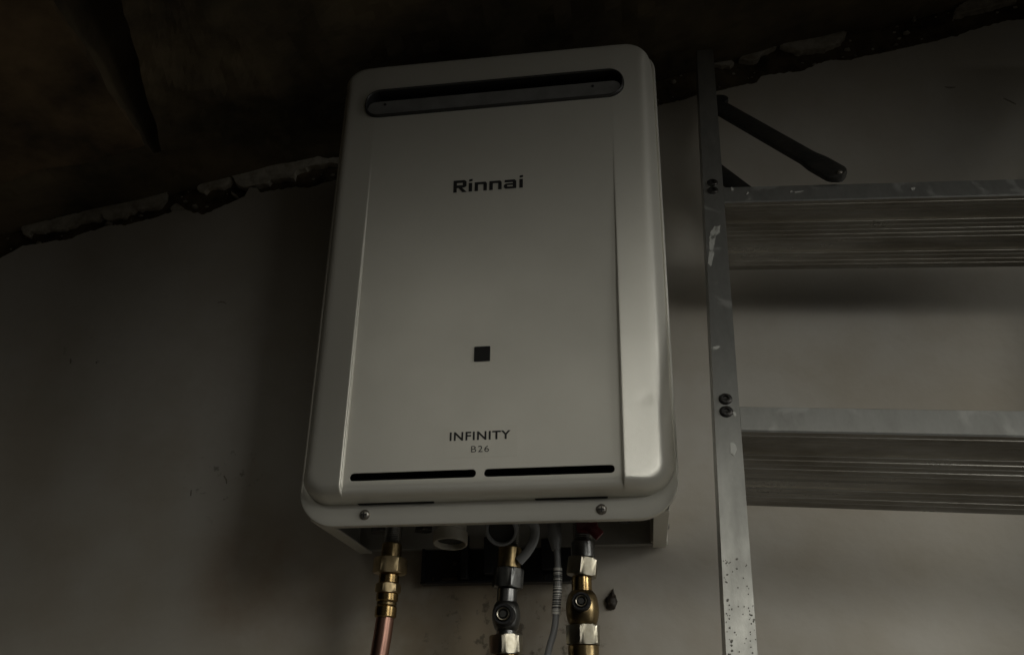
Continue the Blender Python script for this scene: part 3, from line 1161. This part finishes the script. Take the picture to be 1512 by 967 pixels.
OFF = -brk.location
holed_plate(bm, W0 + OFF.x, W1 + OFF.x, Z0 + OFF.z, Z1 + OFF.z,
            [(-.0845, -.0815, -.029 + OFF.z, -.0235 + OFF.z), (-.0735, -.056, -.0285 + OFF.z, -.0245 + OFF.z), (.036, .0385, -.029 + OFF.z, -.0235 + OFF.z)], -.004, .001)
add_box(bm, W0, W1, -.014, -.0045, Z0 + OFF.z, Z0 + .0022 + OFF.z)
add_box(bm, W0, W0 + .0025, -.012, -.0045, Z0 + .003 + OFF.z, Z1 + OFF.z)
obj('bracket_plate', bm, M['black_plastic'], brk)
for rx, rw, rz0, rz1, rd in ((-.046, .004, -.030, .016, .016), (-.012, .012, -.026, .012, .022), (.046, .010, -.022, .010, .018)):
    b2 = bmesh.new()
    add_box(b2, rx - rw, rx + rw, -.004 - rd, -.0045, rz0 + .04, rz1 + .04, .0012)
    obj('bracket_rib', b2, M['black_plastic'], brk)
o = screw(-.0585, -.0045, .030, (0, -1, 0), .004, brk, M['rivet'])

# small brown lump stuck on the wall
bm = bmesh.new()
bmesh.ops.create_icosphere(bm, subdivisions=3, radius=1.0)
for v in bm.verts:
    n_ = noise.noise(v.co * 2.2 + Vector((4, 1, 2))) * .35
    v.co *= (1 + n_)
    tz = v.co.z
    v.co = Vector((v.co.x * .0050 * (1.15 - .35 * max(tz, 0)) + .0012 * tz, min(v.co.y * .006, .0015), tz * .0090))
    if tz > .8:
        v.co.z += .004 * (tz - .8) * 4 * .5
lump = obj('mud_lump', bm, M['brown_lump'], smooth=60, loc=(.1065, -.0012, -.0515))
tag(lump, 'small dark brown lump stuck to the wall right of the brass valve', 'mud lump')

# ------------------------------------------------------------------ the ladder (leaning, folded, against the wall)
lad = thing('step_ladder', 'paint-spattered aluminium step ladder leaning beside the heater', 'ladder', (.1925, -.2858, -.1284))
lad.rotation_euler = (R(-17.4885), R(3.9131), R(-1.0108))
LW = .47                       # outside width between the rails
LTOP = .805
LBOT = -1.375


def channel(mirror):
    """Rail: outward web with front and back flanges turned inwards."""
    t = .0022
    d_ = .040
    pts = [(0, 0), (.021, 0), (.021, .0022), (.0022, .0022), (.0022, d_ - t), (.019, d_ - t), (.019, d_), (0, d_)]
    if mirror:
        pts = [(LW - x, y) for x, y in pts][::-1]
    bm = bmesh.new()
    zs = [LBOT + (LTOP - LBOT) * i / 60 for i in range(61)]
    rings = [[bm.verts.new((x, y, z)) for x, y in pts] for z in zs]
    n = len(pts)
    for a, b in zip(rings, rings[1:]):
        for i in range(n):
            bm.faces.new((a[i], a[(i + 1) % n], b[(i + 1) % n], b[i]))
    bm.faces.new(rings[0])
    bm.faces.new(rings[-1][::-1])
    es = [e for e in bm.edges if abs(e.verts[0].co.z - e.verts[1].co.z) > .01 and
          abs(e.verts[0].co.y) < 1e-6 and abs(e.verts[1].co.y) < 1e-6]
    bmesh.ops.bevel(bm, geom=es, offset=.0009, segments=2, affect='EDGES')
    return bm


def rivet(parent, x, z, y=-.0002):
    o = obj('rivet', lathe([(.0058, -.001), (.0058, .0008), (.0050, .0018), (.0034, .0023), (.0026, .0022), (.0022, .0006), (.0004, .0004)], 24), M['rivet'], parent, smooth=40)
    o.matrix_local = frame_mtx((x, y, z), (0, -1, 0))
    return o


STEPS = [.517, .217, -.083, -.383, -.683, -.983, -1.283]
rails = []
for mir in (False, True):
    rl = obj('rail', channel(mir), M['aluminium'], lad)
    rails.append(rl)
    for s in STEPS:
        if mir and s < .1:
            continue
        x = LW - .0102 if mir else .0098
        rivet(rl, x, s + .0065)
        rivet(rl, x, s - .0070)

# tread section (y back, z down from the top of the lip), extruded between the rails; grooves on the sloping face
LIP = .0261
TD, TZ = .0765, .0243


def tread_profile():
    pr = [(.0012, 0), (.0, -.0012), (.0, -LIP + .0012), (.0012, -LIP)]
    L_ = math.hypot(TD, TZ)
    ey, ez = TD / L_, -TZ / L_
    ny, nz = -TZ / L_, -TD / L_          # outward (down and forward)
    ribs = [.05, .095, .135, .30, .36, .42, .48, .54, .745, .80, .86, .92]
    wide = [.22, .66]
    marks = []
    for r_ in ribs:
        marks.append((r_, random.uniform(.0006, .0011), random.uniform(.0002, .0006)))
    for w_ in wide:
        marks.append((w_, .005, .0005))
    marks.sort()
    for (r_, hw, hh) in marks:
        s = r_ * L_
        for ds, dh in ((-hw, 0), (-hw * .55, hh), (hw * .55, hh), (hw, 0)):
            pr.append((.0016 + ey * (s + ds) + ny * dh, -LIP + ez * (s + ds) + nz * dh))
    pr.append((TD, -LIP - TZ))
    pr.append((TD + .0012, -LIP - TZ + .003))
    pr.append((.0035, -LIP + .003 + .0010))
    pr.append((.0028, -.0010))
    return pr


bm = bmesh.new()
pr = tread_profile()
NX = 24
rings = []
for i in range(NX + 1):
    x = .0213 + (LW - .0426) * i / NX
    rings.append([bm.verts.new((x, y, z)) for y, z in pr])
n = len(pr)
for a, b in zip(rings, rings[1:]):
    for i in range(n):
        bm.faces.new((a[i], a[(i + 1) % n], b[(i + 1) % n], b[i]))
bm.faces.new(rings[0])
bm.faces.new(rings[-1][::-1])
bm.normal_update()
lipm = 0
tr = obj('tread', bm, M['tread'], lad)
tr.data.materials.append(M['aluminium'])
for p_ in tr.data.polygons:
    cy = p_.center.y
    if cy < .0015 and p_.center.z > -LIP - .0002:
        p_.material_index = 1
tr.location = (0, .0006, STEPS[0])
for s in STEPS[1:]:
    t2 = tr.copy()
    COL.objects.link(t2)
    t2.parent = lad
    t2.location = (0, .0006, s)

# loose spreader bar with a rounded, riveted end in front of the upper tread
bm = bmesh.new()
A = Vector((.012, .012, .703))
B = Vector((.1395, -.0075, .5205))
u = (B - A).normalized()
side = Vector((0, 1, 0)).cross(u).normalized()
nrm = u.cross(side).normalized()
L = (B - A).length


def bar(bm, A, u, side, nrm, L, wdt, th, bulge):
    sect = []
    for i in range(61):
        s = L * (1 - (1 - i / 60) ** 1.7)
        w_ = wdt
        if s > L - .055:
            w_ = wdt * (1 + bulge * smooth01((s - (L - .055)) / .02))
        e = s - (L - wdt * .55)
        if e > 0:
            w_ *= math.sqrt(max(.02, 1 - (e / (wdt * .55)) ** 2))
        sect.append((s, w_))
    rings = []
    for s, w_ in sect:
        ring = []
        for k in range(12):
            a = 2 * PI * k / 12
            ca_, sa_ = math.cos(a), math.sin(a)
            ring.append(bm.verts.new(A + u * s + side * (w_ / 2 * math.copysign(abs(ca_) ** .6, ca_)) + nrm * (th / 2 * math.copysign(abs(sa_) ** .6, sa_))))
        rings.append(ring)
    for a, b in zip(rings, rings[1:]):
        for k in range(12):
            bm.faces.new((a[k], a[(k + 1) % 12], b[(k + 1) % 12], b[k]))
    bm.faces.new(rings[0])
    bm.faces.new(rings[-1][::-1])


bar(bm, A, u, side, nrm, L + .006, .0225, .010, .24)
br = obj('spreader_bar', bm, M['brace_metal'], lad, smooth=40)
o = obj('rivet', lathe([(.0030, -.002), (.0030, .001), (.0022, .002), (.0003, .0024)], 20), M['screw'], br, smooth=40)
o.matrix_local = frame_mtx(B + Vector((.0005, -.0045, -.001)), (0, -1, 0))
bm = bmesh.new()                                     # hinge lug on the rail
bar(bm, Vector((.015, .010, .70)), Vector((.75, -.1, -.2)).normalized(), Vector((.2, 0, .75)).normalized(), Vector((0, -1, 0)), .021, .024, .006, 0)
obj('hinge_lug', bm, M['brace_metal'], lad, smooth=40)
# second bar behind the tread
A2 = Vector((.010, .052, .6284))
B2 = Vector((.0760, .052, .5358))
u2 = (B2 - A2).normalized()
s2 = Vector((0, 1, 0)).cross(u2).normalized()
bm = bmesh.new()
bar(bm, A2, u2, s2, u2.cross(s2), (B2 - A2).length, .022, .008, 0)
obj('spreader_bar', bm, M['brace_metal'], lad, smooth=40)

# splashes of paint, and dirt specks near the foot of the visible rail
def blob(name, pts, m, parent, y, th=.0004):
    o = obj(name, prism(pts, y - th, y), m, parent)
    return o


def splash(cx, cz, rx, rz, seed, rot=0.0, n=18, rough=.45):
    out = []
    for i in range(n):
        a = 2 * PI * i / n
        k = 1 + rough * noise.noise(Vector((math.cos(a) * 1.7, math.sin(a) * 1.7, seed)))
        x, z = rx * k * math.cos(a), rz * k * math.sin(a)
        out.append((cx + x * math.cos(rot) - z * math.sin(rot), cz + x * math.sin(rot) + z * math.cos(rot)))
    return out


rail = rails[0]
for (cx, cz, rx, rz, sd, rt) in ((.0060, .425, .0028, .013, 1, -.12), (.0085, .440, .0038, .009, 2, -.3), (.0040, .405, .0026, .010, 3, -.15), (.0120, .4475, .0022, .0055, 4, -.5),
                                 (.0135, .1715, .0028, .0058, 5, 0), (.0042, .2830, .0046, .0014, 6, .3), (.0045, .2105, .0009, .003, 7, 0), (.0165, .2080, .0014, .0022, 8, .2)):
    blob('paint_splash', splash(cx, cz, rx, rz, sd, rt, rough=.8), M['spatter'], rail, 0)
bm = bmesh.new()
for i in range(150):
    t = random.random() ** 1.6
    z = -.05 + .125 * t
    x = random.choice([random.uniform(.001, .020), random.uniform(.001, .004), random.uniform(.017, .0205)])
    r_ = random.uniform(.0002, .0007) * (1.2 if random.random() < .2 else .8)
    merge(bm, prism(splash(x, z, r_, r_ * random.uniform(.7, 1.6), i * 1.3, random.uniform(0, 3), 8), -.0005, -.00002))
M['speck'] = mat('dirt_speck', (0.10, 0.095, 0.08), 0.7, var=(0.22, 0.21, 0.18), var_scale=500)
sp_ = obj('dirt_specks', bm, M['speck'], rail)
sp_['kind'] = 'stuff'
for (x, z, rx, rz, sd, rt, st) in ((.046, .5045, .0024, .0010, 1, 1.1, 0), (.098, .5045, .0045, .0009, 2, .2, 0), (.091, .5055, .0018, .0009, 3, 1.2, 0), (.030, .5125, .0012, .004, 4, .1, 0), (.2125, .5045, .0028, .0016, 5, .6, 0)):
    blob('paint_splash', splash(x, z, rx, rz, sd, rt, rough=.7), M['spatter'], lad, .0004)
